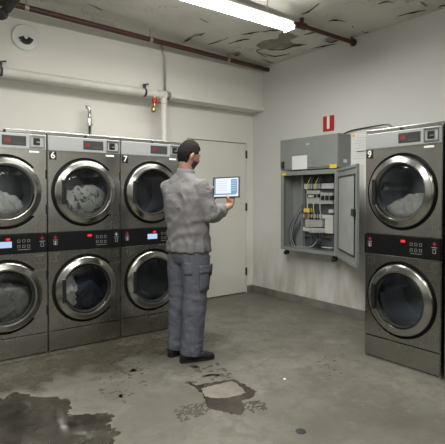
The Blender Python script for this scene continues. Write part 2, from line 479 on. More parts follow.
# ------------------------------------------------------------------ stacked machines
def star(bm, x, z, s, y=-.0125):
    box(bm, x - s, x + s, y - .001, y, z - s * .22, z + s * .22); box(bm, x - s * .22, x + s * .22, y - .001, y, z - s, z + s)
def icon(bm, x, z, w, h, y=-.0125, t=.0022):
    box(bm, x - w, x + w, y - .001, y, z + h - t, z + h); box(bm, x - w, x + w, y - .001, y, z - h, z - h + t)
    box(bm, x - w, x - w + t, y - .001, y, z - h, z + h); box(bm, x + w - t, x + w, y - .001, y, z - h, z + h)
W2 = .3300; DEP = .62
UC, LC = 1.390, .533
def machine(label, loc, rotz, number, lit, hinge=True, right_led=False, lid=0):
    t = thing('stacked_dryer', label, 'laundry machine', loc, rotz, 'stacked laundry machines')
    # carcass, open at the front
    bm = bmesh.new()
    for a in ((-W2, -W2 + .01, .01, DEP, .0, 1.876), (W2 - .01, W2, .01, DEP, .0, 1.876), (-W2 + .01, W2 - .01, .01, DEP, 1.866, 1.876),
              (-W2 + .01, W2 - .01, .01, DEP, .0, .012), (-W2 + .01, W2 - .01, DEP - .01, DEP, .012, 1.866), (-W2 + .01, W2 - .01, .012, DEP - .01, .95, .96)):
        box(bm, *a)
    link('body', bm, M['steel'], t)
    c = link('top_cap', B(-W2 - .002, W2 + .002, .008, DEP, 1.877, 1.906, bev=.003), M['steel'], t)
    bm = bmesh.new(); lathe_axis(bm, (.0, .002, 1.884), (0, -1, 0), [(.011, -.01), (.011, .008), (.008, .012)], 16)
    link('lock', bm, M['black'], c)
    link('kick_panel', B(-W2 + .003, W2 - .003, .0, .012, .022, .187, bev=.003), M['steel_shaded'], t)
    link('plinth', B(-W2 + .01, W2 - .01, .03, .05, .0, .022), M['black'], t)
    k = link('panel_screw', B(-.006, .006, -.0035, 0, .165, .177), M['chrome'], t)
    # fronts with round openings
    for nm, z0, z1, cz, m in (('lower_front', .195, .874, LC, 'steel_shaded'), ('upper_front', 1.046, 1.742, UC, 'steel')):
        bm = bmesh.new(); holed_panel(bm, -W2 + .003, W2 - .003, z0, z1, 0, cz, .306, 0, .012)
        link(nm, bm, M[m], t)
    for cz, isup in ((UC, True), (LC, False)):
        bm = bmesh.new(); lathe_y(bm, [(.312, .013), (.312, .034), (.232, .034), (.232, .06)], 0, cz)
        autosmooth(link('door_gasket', bm, M['gasket'], t, True))
        bm = bmesh.new(); rr = lathe_y(bm, [(.232, .05), (.245, .10), (.25, .46)], 0, cz)
        dr = autosmooth(link('drum', bm, M['drum'], t, True), 50)
        s = dr.modifiers.new('s', 'SOLIDIFY'); s.thickness = .004
        bm = bmesh.new(); rings = lathe_y(bm, [(.25, .455), (.17, .45), (.16, .435), (.05, .43), (.04, .41), (.001, .41)], 0, cz)
        autosmooth(link('drum_back_plate', bm, M['drum_back'], dr, True), 30)
        for a in (50, 170, 290):
            bm = bmesh.new(); ca, sa = math.cos(R(a)), math.sin(R(a))
            P = lambda rad, tw, y: Vector((rad * ca - tw * sa, y, cz + rad * sa + tw * ca))
            rings = []
            for y, k_ in ((.09, .6), (.12, 1), (.42, 1), (.45, .7)):
                rings.append([bm.verts.new(P(.246, -.045, y)), bm.verts.new(P(.246 - .045 * k_, -.018, y)), bm.verts.new(P(.246 - .055 * k_, 0, y)),
                              bm.verts.new(P(.246 - .045 * k_, .018, y)), bm.verts.new(P(.246, .045, y))])
            for r0, r1 in zip(rings, rings[1:]):
                for i in range(4): bm.faces.new((r0[i], r0[i + 1], r1[i + 1], r1[i]))
            bm.faces.new(rings[0]); bm.faces.new(rings[-1][::-1])
            link('drum_paddle', bm, M['drum'], dr)
        # concentric pressed rings on the drum back
        # door: steel ring, glass, handle
        bm = bmesh.new()
        lathe_y(bm, [(.282, .012), (.284, -.012), (.280, -.022), (.272, -.029), (.264, -.031), (.236, -.045), (.228, -.047), (.221, -.044), (.213, -.026), (.209, .004), (.215, .03), (.275, .03)], 0, cz, 96, True)
        dn = autosmooth(link('door', bm, M['ring'], t, True), 40)
        bm = bmesh.new()
        n = 64; prof = [(.2105, -.002), (.19, -.010), (.13, -.017), (.06, -.021)]
        rr = lathe_y(bm, prof, 0, cz, n); cv = bm.verts.new((0, -.022, cz))
        for i in range(n): bm.faces.new((rr[-1][i], rr[-1][(i + 1) % n], cv))
        link('door_glass', bm, M['glass'], dn, True)
        bm = bmesh.new(); lathe_y(bm, [(.2112, -.012), (.2112, .004), (.200, .006), (.200, -.008)], 0, cz, 64, True)
        autosmooth(link('glass_seal', bm, M['gasket'], dn, True))
        bm = bmesh.new(); box(bm, -.228, -.196, -.058, -.03, cz - .105, cz + .105, bev=.008)
        link('door_handle', bm, M['black'], dn)
        if hinge:
            arc = [Vector((.25 * math.cos(a), 0, cz + .25 * math.sin(a))) for a in [R(-49 + 98 * i / 16) for i in range(17)]]
            hp = [Vector((.325, 0, cz + .2)), Vector((.19, 0, cz + .2))] + arc[::-1] + [Vector((.19, 0, cz - .2)), Vector((.325, 0, cz - .2))]
            bm = prism(hp, 0, (0, -.011, 0))
            h = link('hinge_cover', bm, M['steel' if isup else 'steel_shaded'], t)
            for q0 in (-.19, .11): link('hinge_pin', B(.316, .3255, -.0135, -.011, cz + q0, cz + q0 + .08), M['black'], h)
    # silver control strip
    st = link('control_strip', B(-W2 + .003, W2 - .003, -.006, .012, 1.748, 1.872, bev=.003), M['strip'], t)
    link('strip_display', B(-.022, .165, -.0085, -.005, 1.770, 1.850, bev=.002), M['lcd'], st)
    bm = bmesh.new()
    for i in range(3): box(bm, .065 + i * .03, .085 + i * .03, -.0095, -.008, 1.782, 1.80)
    link('display_key', bm, M['strip_d'], st)
    bm = bmesh.new(); box(bm, .0, .018, -.0095, -.008, 1.795, 1.828); box(bm, .022, .04, -.0095, -.008, 1.795, 1.828)
    link('display_digit', bm, M['led_dim'], st)
    bm = bmesh.new(); box(bm, -.16, -.10, -.0068, -.0055, 1.803, 1.808); box(bm, -.15, -.07, -.0068, -.0055, 1.792, 1.796)
    link('strip_print', bm, M['print'], st)
    bm = bmesh.new(); holed = [(.195, .205), (.305, .315)]
    box(bm, .195, .315, -.016, -.005, 1.762, 1.772); box(bm, .195, .315, -.016, -.005, 1.852, 1.862)
    box(bm, .195, .205, -.016, -.005, 1.772, 1.852); box(bm, .305, .315, -.016, -.005, 1.772, 1.852)
    cs = link('coin_slot', bm, M['chrome'], st)
    link('coin_slot_plate', B(.222, .275, -.012, -.005, 1.782, 1.842, bev=.003), M['black'], cs)
    link('coin_lever', B(.243, .272, -.020, -.011, 1.80, 1.812), M['chrome'], cs)
    link('coin_label', B(.19, .27, -.0012, .0005, 1.718, 1.734), M['white'], t)
    # number plate
    if number:
        p = link('number_plate', B(-.318, -.258, -.005, .001, 1.668, 1.738, bev=.002), M['black'], t)
        tb = text_bm(number, .078, .0007, .0012)
        xf(tb, Matrix.Translation((-.288, -.0055, 1.703)) @ Matrix.Rotation(R(90), 4, 'X'))
        link('number', tb, M['white'], p)
    # black control panel
    cp = link('control_panel', B(-W2 + .002, W2 - .002, -.012, .012, .880, 1.041, bev=.003), M['panel_black'], t)
    bm = bmesh.new(); star(bm, -.275, 1.0, .016); link('led', bm, M['led_dim'], cp)
    bm = bmesh.new(); icon(bm, -.275, .952, .016, .014); box(bm, -.279, -.271, -.0135, -.0125, .935, .965); box(bm, -.295, -.255, -.0135, -.0125, .976, .979)
    link('panel_icon', bm, M['print'], cp)
    if lit:
        link('panel_display', B(-.06, .045, -.0138, -.012, .935, .985), M['lcd_blue'], cp)
        link('led', B(.0, .032, -.0138, -.012, .995, 1.012), M['led'], cp)
    else:
        link('led', B(.01, .048, -.0138, -.012, .992, 1.012), M['led'], cp)
    for i in range(3):
        for j in range(2):
            bm = bmesh.new(); icon(bm, .10 + i * .038, .985 - j * .045, .010, .011, t=.0016); link('key', bm, M['print'], cp)
    link('panel_line', B(.09, .19, -.0133, -.0125, .912, .914), M['print'], cp)
    link('panel_edge', B(-W2 + .004, W2 - .004, -.008, .004, .873, .879), M['chrome'], t)
    link('strip_edge', B(-W2 + .004, W2 - .004, -.007, .004, 1.742, 1.748), M['chrome'], t)
    bm = bmesh.new(); star(bm, .285, 1.0, .016); link('led' if right_led else 'panel_icon', bm, M['led_dim'] if right_led else M['print'], cp)
    bm = bmesh.new(); icon(bm, .285, .945, .012, .016); box(bm, .262, .308, -.0135, -.0125, .972, .975)
    link('panel_icon', bm, M['print'], cp)
    # small plates under the black panel
    for x0, x1, z0 in ((-.312, -.235, .79), (.215, .312, .785)):
        bm = bmesh.new(); tt = .006
        box(bm, x0, x1, -.006, .001, z0, z0 + tt); box(bm, x0, x1, -.006, .001, .862 - tt, .862)
        box(bm, x0, x0 + tt, -.006, .001, z0 + tt, .862 - tt); box(bm, x1 - tt, x1, -.006, .001, z0 + tt, .862 - tt)
        pl = link('coin_box_frame', bm, M['chrome'], t)
        link('coin_box_plate', B(x0 + .012, x1 - .012, -.004, .001, z0 + .01, .852, bev=.002), M['steel_shaded'], pl)
        xm = (x0 + x1) / 2; link('coin_box_key', B(xm - .006, xm + .01, -.008, -.003, z0 + .022, .84), M['chrome'], pl)
    return t
WY = 4.08
mx = [.860, 1.530, 2.200]
machine('steel laundry machine stack cut by the left picture edge, beside machine 6', (mx[0], WY, 0), 0, '', True, True, True)
machine('steel laundry machine stack numbered 6, middle of the wall row', (mx[1], WY, 0), 0, '6', False, True)
machine('steel laundry machine stack numbered 7, partly behind the standing man', (mx[2], WY, 0), 0, '7', True, True)
machine('unseen steel laundry machine stack added past the right picture edge, darkening the gap beside the numbered right stack', (3.335, 1.413, 0), R(-90), '', False, False, True)  # out of view; added so the gap beside its neighbour comes out dark
machine('steel laundry machine stack by the right wall, past the open electrical cabinet', (3.335, 2.103, 0), R(-90), '9', False, False, True)

def laundry(label, cx, cy, cz, rotz, m, level=-.05, seed=1, rx=.2, xs=0, m2=None):
    """rumpled heap lying in the lower part of a drum; local y = drum axis"""
    bm = bmesh.new(); bmesh.ops.create_icosphere(bm, subdivisions=6, radius=1)
    off = Vector((seed * 7.3, seed * 3.1, seed * 1.7))
    for v in bm.verts:
        p = v.co.copy()
        q = Vector((p.x * rx, .22 + p.y * .185, p.z * .13 - .15 + level))
        n1 = 1 - abs(noise.noise(q * 9 + off)) * 2; n2 = 1 - abs(noise.noise(q * 20 + off)) * 2
        n3 = noise.noise(q * 5 + off * 2)
        vd = noise.voronoi((q + Vector((noise.noise(q * 6), noise.noise(q * 6 + off), 0)) * .05) * 11 + off)[0]; n2 = (vd[1] - vd[0]) * 1.6 - .4 + n2 * .4
        q += p * (n1 * .045 + n2 * .022 + n3 * .05)
        q.x += xs
        r = math.hypot(q.x, q.z)
        if r > .238: q.x *= .238 / r; q.z *= .238 / r
        q.y = max(.022 + .02 * n2, min(.42, q.y))
        v.co = q
    o = link('laundry', bm, m, None, True, (cx, cy, cz), rotz)
    return tag(o, label, 'laundry', 'laundry inside the machine drums')
laundry('white linen heaped in upper drum of the leftmost machine', mx[0], WY, UC, 0, M['linen'], -.035, 1, .22)
laundry('black-flecked white linen heaped in upper drum of machine 6', mx[1], WY, UC, 0, M['linen_pat'], .055, 2, .21, .02)
laundry('grey linen filling lower drum of the leftmost machine', mx[0], WY, LC, 0, M['linen_grey'], .06, 3, .22)
laundry('navy clothes lying in lower drum of machine 6', mx[1], WY, LC, 0, M['linen_navy'], .02, 4, .13, .075)
laundry('small white cloth beside navy clothes in lower drum of machine 6', mx[1], WY, LC, 0, M['linen'], .07, 5, .06, -.115)
laundry('white linen heaped in upper drum of the machine by the right wall', 3.335, 2.103, UC, R(-90), M['linen'], -.045, 6, .20)

# ------------------------------------------------------------------ pipes, lamp, alarm
PY = 4.765
t = thing('water_pipe', 'thick white horizontal pipe along the beam above the machines, with a downpipe', 'pipe', (0, 0, 0))
link('main_pipe', T([(-.9, PY, 2.52), (2.775, PY, 2.525)], .042, 20), M['pipe_white'], t, True)
autosmooth(t.children[0])
bm = bmesh.new(); lathe_axis(bm, (2.76, PY, 2.525), (1, 0, 0), [(.042, -.02), (.05, -.015), (.05, .03), (.03, .045)], 20)
link('end_cap', bm, M['galv'], t)
dx = onY(164, 120, PY).x
bm = bmesh.new(); tube(bm, [(dx, PY, 2.52), (dx, PY, 0)], .037, 18)
lathe_axis(bm, (dx, PY, 2.44), (0, 0, 1), [(.0372, -.02), (.044, -.015), (.044, .02), (.0372, .025)], 18, False)
autosmooth(link('downpipe', bm, M['pipe_white'], t, True))
bm = bmesh.new(); lathe_axis(bm, (dx, PY, 2.525), (1, 0, 0), [(.042, -.09), (.05, -.085), (.05, .085), (.042, .09)], 20)
autosmooth(link('tee_joint', bm, M['pipe_white'], t, True))
for px_ in (2, 145):
    X = onY(px_, 80, PY).x
    bm = bmesh.new(); lathe_axis(bm, (X, PY, 2.522), (1, 0, 0), [(.046, -.012), (.046, .012)], 20)
    box(bm, X - .012, X + .012, PY - .012, PY + .012, 2.56, 2.61); tube(bm, [(X - .02, PY, 2.61), (X + .05, PY, 2.625)], .008, 8)
    autosmooth(link('pipe_bracket', bm, M['dark_metal'], t, False))
# valve beneath the pipe
vx = onY(155, 100, PY - .02).x; vy = PY - .01
t = thing('stop_valve', 'small red and brass stop valve hanging under the white pipe', 'valve', (vx, vy, 2.40))
bm = bmesh.new(); lathe_axis(bm, (0, 0, 0), (0, 0, 1), [(.016, -.02), (.016, .10)], 12); link('stem', bm, M['brass'], t)
bm = bmesh.new(); lathe_axis(bm, (0, 0, .04), (0, 0, 1), [(.02, -.03), (.028, -.02), (.028, .02), (.02, .035)], 14); link('valve_body', bm, M['valve'], t)
bm = bmesh.new(); box(bm, 0, .085, -.009, .009, .02, .042, bev=.004); link('handle', bm, M['valve'], t)
bm = bmesh.new(); lathe_axis(bm, (-.01, 0, -.055), (0, 0, 1), [(.012, -.035), (.03, -.02), (.03, .01), (.014, .035)], 14); link('outlet', bm, M['brass'], t)
# conduit from the red pipe down to the white pipe
cx_ = onY(165, 80, 4.79).x
tag(link('conduit', T([(cx_ - .05, 4.785, 3.12), (cx_ - .02, 4.785, 3.03), (cx_, 4.785, 2.96), (cx_, 4.785, 2.57)], .013, 10), M['galv'], None, True),
    'thin grey vertical conduit running down the beam to the white pipe', 'conduit')
# valve stub on the wall above machine 6
sx = onY(90, 120, 4.9).x
t = thing('pipe_stub', 'short chrome pipe stub with fittings standing above machine 6', 'pipe', (sx, 4.9, 1.5))
link('stub', T([(0, 0, -1.5), (0, 0, .63)], .019, 12), M['chrome'], t, True)
bm = bmesh.new()
lathe_axis(bm, (0, 0, .62), (0, 0, 1), [(.034, -.012), (.034, .012)], 14); lathe_axis(bm, (0, 0, .67), (0, 0, 1), [(.026, -.04), (.026, .02)], 8)
autosmooth(link('fitting', bm, M['chrome'], t, True))
link('elbow', T([(0, 0, .67), (0, 0, .78), (-.012, 0, .805), (-.04, 0, .81)], [.021, .021, .02, .018], 12), M['chrome'], t, True)
# red pipes under the ceiling
P0 = Vector((.2, 4.42, 3.065)); P1 = Vector((XR, 4.70, 3.055))
t = thing('sprinkler_pipe', 'dark red pipe under the ceiling along the back beam', 'pipe', (0, 0, 0), 0, 'dark red ceiling pipes')
link('pipe', T([P0, P1], .027, 14), M['pipe_red'], t, True); autosmooth(t.children[0])
link('parallel_conduit', T([P0 + Vector((0, .05, .04)), P1 + Vector((-.1, .05, .035))], .012, 10), M['galv'], t, True)
for px_ in (28, 151, 228):
    r = ray(px_, 60); k = (P1 - P0); # intersection in plan
    tt = (r.x * P0.y - r.y * P0.x) / (r.y * k.x - r.x * k.y)
    p = P0 + k * tt
    bm = bmesh.new(); lathe_axis(bm, p, k, [(.032, -.018), (.032, .018)], 14); box(bm, p.x - .008, p.x + .008, p.y - .008, p.y + .008, p.z, ceil_z(p.x) + .01)
    link('pipe_clamp', bm, M['galv'], t)
Q0 = Vector((.6, 3.30, 3.085)); Q1 = Vector((XR, 3.30, 3.055))
t = thing('sprinkler_pipe', 'dark red pipe ending at the right wall beside the fluorescent lamp', 'pipe', (0, 0, 0), 0, 'dark red ceiling pipes')
link('pipe', T([Q0, Q1], .022, 14), M['pipe_red'], t, True); autosmooth(t.children[0])
bm = bmesh.new(); lathe_axis(bm, Q1 - Vector((.03, 0, 0)), (1, 0, 0), [(.034, -.0), (.04, .005), (.04, .03)], 16); link('wall_flange', bm, M['pipe_red'], t)
for X in (onY(301, 22, 3.3).x,):
    p = Q0 + (Q1 - Q0) * ((X - .6) / 3.7)
    bm = bmesh.new(); lathe_axis(bm, p, (1, 0, 0), [(.034, -.05), (.034, .05)], 14); lathe_axis(bm, p, (0, 0, 1), [(.022, 0), (.022, .075)], 12)
    link('tee_joint', bm, M['pipe_red'], t)
X = onY(351, 39, 3.3).x; bm = bmesh.new(); lathe_axis(bm, (X, 3.3, 3.06), (0, 0, 1), [(.012, 0), (.012, .09)], 10); link('hanger', bm, M['pipe_red'], t)

def fixture(label, x0, x1, y, z, group='fluorescent ceiling lamps'):
    t = thing('fluorescent_lamp', label, 'ceiling lamp', ((x0 + x1) / 2, y, z), 0, group); L = (x1 - x0) / 2
    link('casing', B(-L, L, -.05, .05, .032, .075, bev=.006), M['case'], t)
    bm = bmesh.new(); rings = []
    for x in (-L + .02, L - .02):
        rings.append([bm.verts.new((x, .068 * math.cos(PI + PI * i / 12), .03 + .035 * math.sin(PI + PI * i / 12))) for i in range(13)])
    for i in range(12): bm.faces.new((rings[0][i], rings[0][i + 1], rings[1][i + 1], rings[1][i]))
    bm.faces.new(rings[0]); bm.faces.new(rings[1][::-1])
    link('diffuser', bm, M['tube'], t)
    for s in (-1, 1): link('end_cap', B(s * L - .02 if s > 0 else -L, s * L if s > 0 else -L + .02, -.072, .072, -.01, .03, bev=.003), M['case'], t)
    for s in (-.7, .7): link('hanger', T([(s * L, 0, .07), (s * L, 0, ceil_z((x0 + x1) / 2 + s * L) - z)], .006, 8), M['galv'], t)
    return t
fixture('long lit white fluorescent lamp hanging near the ceiling', 1.2, 3.15, 3.14, 2.905)
def area(loc, sx, sy, power, c=(1, .985, .94)):
    l = bpy.data.lights.new('area_light', 'AREA'); l.shape = 'RECTANGLE'; l.size = sx; l.size_y = sy; l.energy = power; l.color = c
    o = bpy.data.objects.new('area_light', l); col.objects.link(o); o.location = loc; return o
area((2.26, 3.14, 2.86), 1.8, .12, 14)
area((.1, 1.6, 3.0), 1.8, .15, 48)  # unseen area light added overhead to brighten the machine row and back wall
area((1.2, -.3, 3.0), 1.8, .15, 32)  # unseen light added behind the camera, for brighter front wall and steel reflections

# round white alarm sounder on the beam
p = onY(26.5, 39, 4.81)
t = thing('round_speaker', 'round white speaker disc with smile-shaped black vents high on the wall', 'speaker', (p.x, 4.81, p.z))
bm = bmesh.new(); lathe_axis(bm, (0, 0, 0), (0, -1, 0), [(.128, 0), (.128, .012), (.118, .022), (.02, .03)], 40); autosmooth(link('disc', bm, M['case'], t, True))
for k_ in range(7):
    a = R(205 + k_ * 22); bm = bmesh.new()
    mt = Matrix.Translation((.045 * math.cos(a) + .002, -.029, .055 * math.sin(a) + .01)) @ Matrix.Rotation(-a + PI / 2, 4, 'Y')
    box(bm, -.012, .012, -.003, .003, -.026, .026, 0, mt); link('vent', bm, M['black'], t)
# dark angled bracket at the top left
def at_depth(x, y, z): r = ray(x, y); return Vector((0, 0, CH)) + r * z
t = thing('ceiling_bracket', 'dark grey angled metal arm with a round end, high beside the red pipe', 'bracket', (0, 0, 0))
a = at_depth(24, -8, 3.9); b = at_depth(9, 11, 3.9)
bm = bmesh.new(); tube(bm, [a, at_depth(17, 1, 3.9), b, at_depth(4, 13.5, 3.9)], [.035, .035, .033, .03], 10); link('arm', bm, M['dark_metal'], t)
bm = bmesh.new(); c_ = at_depth(4, 16, 3.9); lathe_axis(bm, c_, (-.5, -.6, -.4), [(.03, -.03), (.042, -.02), (.042, .03), (.03, .04)], 18); link('round_end', bm, M['dark_metal'], t)
bm = bmesh.new(); tube(bm, [at_depth(-14, 2, 3.95), at_depth(12, 7, 3.95)], .022, 10); link('cross_bar', bm, M['dark_metal'], t)
link('ceiling_mount', T([a, a + Vector((0, 0, .2))], .02, 8), M['dark_metal'], t)

# ------------------------------------------------------------------ electrical cabinet on the right wall
CXF = 4.086; Y0, Y1 = 3.337, 4.232; ZB, ZM, ZT = .69, 1.655, 2.045
t = thing('electrical_cabinet', 'open grey electrical cabinet with wiring, hung on the right wall', 'electrical cabinet', (XR, (Y0 + Y1) / 2, ZB))
t_inv = Vector((-XR, -(Y0 + Y1) / 2, -ZB))
def cpart(name, bm, m, parent=None, smooth=False):
    for v in bm.verts: v.co += t_inv
    return link(name, bm, m, parent or t, smooth)
bm = bmesh.new()
box(bm, CXF + .01, XR, Y0, Y0 + .018, ZB, ZM); box(bm, CXF + .01, XR, Y1 - .018, Y1, ZB, ZM)
box(bm, CXF + .01, XR, Y0 + .018, Y1 - .018, ZB, ZB + .02); box(bm, CXF + .01, XR, Y0 + .018, Y1 - .018, ZM - .02, ZM)
box(bm, XR - .015, XR, Y0 + .018, Y1 - .018, ZB + .02, ZM - .02)
for a in ((Y0, Y0 + .05, ZB, ZM), (Y1 - .05, Y1, ZB, ZM), (Y0 + .05, Y1 - .05, ZB, ZB + .04), (Y0 + .05, Y1 - .05, ZM - .05, ZM)):
    box(bm, CXF, CXF + .012, *a)
body = cpart('body', bm, M['cab'])
up = cpart('upper_box', B(CXF - .002, XR, Y0 - .002, Y1 + .002, ZM + .012, ZT, bev=.006), M['cab'])
cpart('box_cover', B(CXF - .012, CXF - .002, Y0 + .0, Y1 - .0, ZM + .03, ZT - .004, bev=.003), M['cab'], up)
xo = CXF - .0125
def sticker(name, x0, y0, x1, y1, m, X=xo, par=up, th=.0015):
    a = onX(x0, y0, X); b = onX(x1, y1, X)
    return cpart(name, B(X - th, X, min(a.y, b.y), max(a.y, b.y), min(a.z, b.z), max(a.z, b.z)), M[m], par)
sticker('paper_label', 292, 156.5, 307, 169, 'paper')
sticker('yellow_sticker', 329.5, 164.5, 336.5, 168, 'yellow')
sticker('yellow_sticker', 281.8, 173, 286, 175.3, 'yellow', CXF, body)
sticker('box_lock', 281.8, 162, 284.3, 168.5, 'black', th=.012)
sticker('maker_mark', 306, 143.5, 309, 145, 'print')
cpart('side_sticker', B(4.17, 4.235, Y0 - .004, Y0 - .0018, 1.725, 1.76), M['paper'], up)
# open door: hinge at (CXF, Y0)
dd = Vector((3.546 - CXF, 2.66 - Y0, 0)).normalized(); dn = Vector((-dd.y, dd.x, 0))   # dn: which side?
if dn.dot(Vector((-1, 0, 0))) < 0: dn = -dn      # inner face looks to the room / the back wall
DW = .852
dm = Matrix(((dd.x, dn.x, 0, CXF - .012), (dd.y, dn.y, 0, Y0 - .006), (0, 0, 1, 0), (0, 0, 0, 1)))
cd = cpart('door', xf(B(.0, DW, -.012, .0, ZB + .004, ZM - .004, bev=.002), dm), M['cab'])
bm = bmesh.new()
for a in ((0, DW, -.0, .012, ZB + .004, ZB + .03), (0, DW, 0, .012, ZM - .03, ZM - .004), (0, .026, 0, .012, ZB + .03, ZM - .03), (DW - .026, DW, 0, .012, ZB + .03, ZM - .03)):
    box(bm, *a, mtx=dm)
cpart('door_rim', bm, M['cab'], cd)
bm = bmesh.new()
for a in ((.06, DW - .1, 0, .010, ZB + .09, ZB + .105), (.06, DW - .1, 0, .010, ZM - .105, ZM - .09), (.06, .075, 0, .010, ZB + .105, ZM - .105), (DW - .115, DW - .1, 0, .010, ZB + .105, ZM - .105)):
    box(bm, *a, mtx=dm)
cpart('door_seal', bm, M['dark_metal'], cd)
cpart('door_liner', xf(B(.075, DW - .115, 0, .006, ZB + .105, ZM - .105), dm), M['cab_door'], cd)
cpart('latch', xf(B(DW - .13, DW - .035, 0, .035, 1.165, 1.235, bev=.006), dm), M['black'], cd)
for z_ in (ZB + .12, ZM - .12):
    bm = bmesh.new(); tube(bm, [(CXF - .008, Y0 + .002, z_ - .04), (CXF - .008, Y0 + .002, z_ + .04)], .01, 8); cpart('hinge', bm, M['dark_metal'], cd)
# mounting plate and devices
XP = 4.262
def dev(name, x0, y0, x1, y1, m, d=.05, par=None, X=XP, bev=.003):
    a = onX(x0, y0, X - d); b = onX(x1, y1, X - d)
    return cpart(name, B(X - d, X, min(a.y, b.y), max(a.y, b.y), min(a.z, b.z), max(a.z, b.z), bev=bev), M[m], par)
plate = cpart('mounting_plate', B(XP, XP + .01, Y0 + .04, 3.985, ZB + .05, ZM - .05), M['plate'])
cpart('divider', B(4.21, XP + .01, 3.985, 4.0, ZB + .03, ZM - .04), M['cab'])
dev('wire_duct', 304, 184, 333.5, 188.5, 'duct', .045, plate)
dev('wire_duct', 303.3, 214, 333, 219, 'duct', .045, plate)
dev('wire_duct', 303, 227, 333, 233.5, 'duct', .045, plate)
dev('wire_duct', 325, 217, 333, 234, 'duct', .04, plate)
dev('wire_duct', 303.5, 236, 330, 239, 'dark_metal', .04, plate)
dev('wire_duct', 304, 176, 333, 182, 'dark_metal', .03, plate)
for k_ in range(4):
    x0 = 306.5 + k_ * 3.3
    b_ = dev('circuit_breaker', x0, 190.5, x0 + 3.0, 204, 'device', .065, plate); dev('breaker_switch', x0 + .6, 194, x0 + 2.4, 197.5, 'black', .08, b_)
for k_ in range(3):
    x0 = 320.3 + k_ * 4.2
    b_ = dev('contactor', x0, 192.5 + k_ * .3, x0 + 3.9, 204, 'device', .07, plate); dev('contactor_front', x0 + .5, 195.5, x0 + 3.4, 200, 'black', .085, b_)
dev('status_display', 308, 195.2, 313, 197.2, 'duct', .083, plate)
dev('relay', 303.5, 208.3, 310.5, 212.5, 'yellow', .07, plate)
dev('relay', 304, 214.2, 309, 219, 'bare', .055, plate)
dev('relay', 328.5, 209.5, 333, 213, 'duct', .05, plate)
for k_ in range(8):
    x0 = 305.2 + k_ * 2.15
    dev('terminal_block', x0, 219.5, x0 + 1.9, 227.2, 'device', .06, plate)
for k_ in range(6):
    x0 = 309.5 + k_ * 2.4
    dev('terminal_block', x0, 229, x0 + 2, 233, 'device', .065, plate)
def wire(pts, m='black', r=.005):
    P = [onX(x, y, X) for x, y, X in pts]
    bm = bmesh.new(); tube(bm, spline(P, 6), r, 6); cpart('cable', bm, M[m], t, True)
for k_ in range(7):
    x0 = 307.5 + k_ * 2.1; j = random.uniform(-.8, .8)
    wire([(x0, 203, 4.2), (x0 + j, 208, 4.18), (x0 + j + .8, 214, 4.185), (x0 + .6, 220, 4.2)], 'black' if k_ % 3 else 'duct', .0045)
for k_ in range(6):
    x0 = 307 + k_ * 2.6; wire([(x0 + 4, 177, 4.22), (x0 + 1, 183, 4.19), (x0, 190, 4.2)], ['yellow', 'blue', 'black'][k_ % 3], .005)
for k_ in range(6):
    x0 = 312 + k_ * 2.2; j = random.uniform(-1.5, 1.5)
    wire([(x0, 233, 4.2), (x0 + j, 238, 4.17), (x0 + 1.5 + j, 243, 4.17), (x0 - 3, 246.8, 4.2)], 'black', .0055)
for k_ in range(5):
    wire([(302.5, 205 + k_ * 1.2, 4.2), (297 + k_ * .5, 214, 4.17), (290.5 + k_ * .9, 226, 4.17), (289.5 + k_ * .8, 238, 4.17), (291.5 + k_ * 1.2, 246.3, 4.2)], 'wire' if k_ % 2 else 'dark_metal', .007)
wire([(291, 246, 4.19), (300, 247.2, 4.15), (312, 246.5, 4.17), (318, 240, 4.2)], 'wire', .007)
dev('loose_ruler', 322, 247, 331.5, 248.8, 'duct', .05, None, 4.18)
# black knobs beneath
for x_, y_, X in ((283.5, 252.5, 4.15), (334.2, 259, 4.13)):
    p = onX(x_, y_, X); p.y = min(max(p.y, Y0 + .03), Y1 - .03)
    bm = bmesh.new(); tube(bm, [(p.x, p.y, ZB + .005), (p.x, p.y, ZB - .03)], .014, 10)
    lathe_axis(bm, (p.x, p.y, ZB - .045), (-.7, .6, -.2), [(.018, -.04), (.026, -.035), (.026, .01), (.018, .03)], 14)
    cpart('cable_gland', bm, M['black'])

# red sign
a = onX(323, 117, XR); b = onX(334, 131, XR)
t = thing('wall_sign', 'small red wall sign with an upright white bar above the cabinet', 'sign', (XR, (a.y + b.y) / 2, 2.205))
link('sign_plate', B(-.006, 0, -.083, .083, -.09, .09, bev=.002), M['red'], t)
link('white_bar', B(-.0075, -.005, -.015, .022, -.062, .085), M['white'], t)
# papers
t = thing('notice_sheet', 'printed white notice sheet taped beside the cabinet, nearest the ceiling', 'paper', (XR, 3.21, 1.87))
link('sheet', B(-.003, 0, -.11, .115, -.175, .18), M['paper'], t)
bm = bmesh.new()
for k_ in range(9): box(bm, -.0038, -.0028, -.09, .03 + .03 * (k_ % 3), .12 - k_ * .028, .124 - k_ * .028)
link('printed_line', bm, M['paper_print'], t)
link('yellow_sticker', B(-.004, -.0028, .07, .1, .14, .17), M['yellow'], t)
link('heading_bar', B(-.0045, -.0028, -.09, .04, -.03, -.022), M['black'], t)
t = thing('notice_sheet', 'plain pale sheet low on the wall, half behind the right machine', 'paper', (XR, 3.06, 1.56))
link('sheet', B(-.003, 0, -.11, .10, -.13, .14), M['paper'], t)
bm = bmesh.new()
for k_ in range(5): box(bm, -.0038, -.0028, -.06, .06, .08 - k_ * .03, .084 - k_ * .03)
link('printed_line', bm, M['paper_print'], t)
# black cable over the machine
cp_ = [onX(343, 134, 4.28), onX(352, 130.5, 4.28), onX(368, 127.5, 4.28), onX(384, 125, 4.2), onX(390, 126, 4.0), onX(394, 130.5, 3.85), onX(395, 136, 3.8)]
tag(link('power_cable', T(spline(cp_, 6), .007, 8), M['black'], None, True), 'thin black cable arching from the cabinet to the right machine', 'cable')

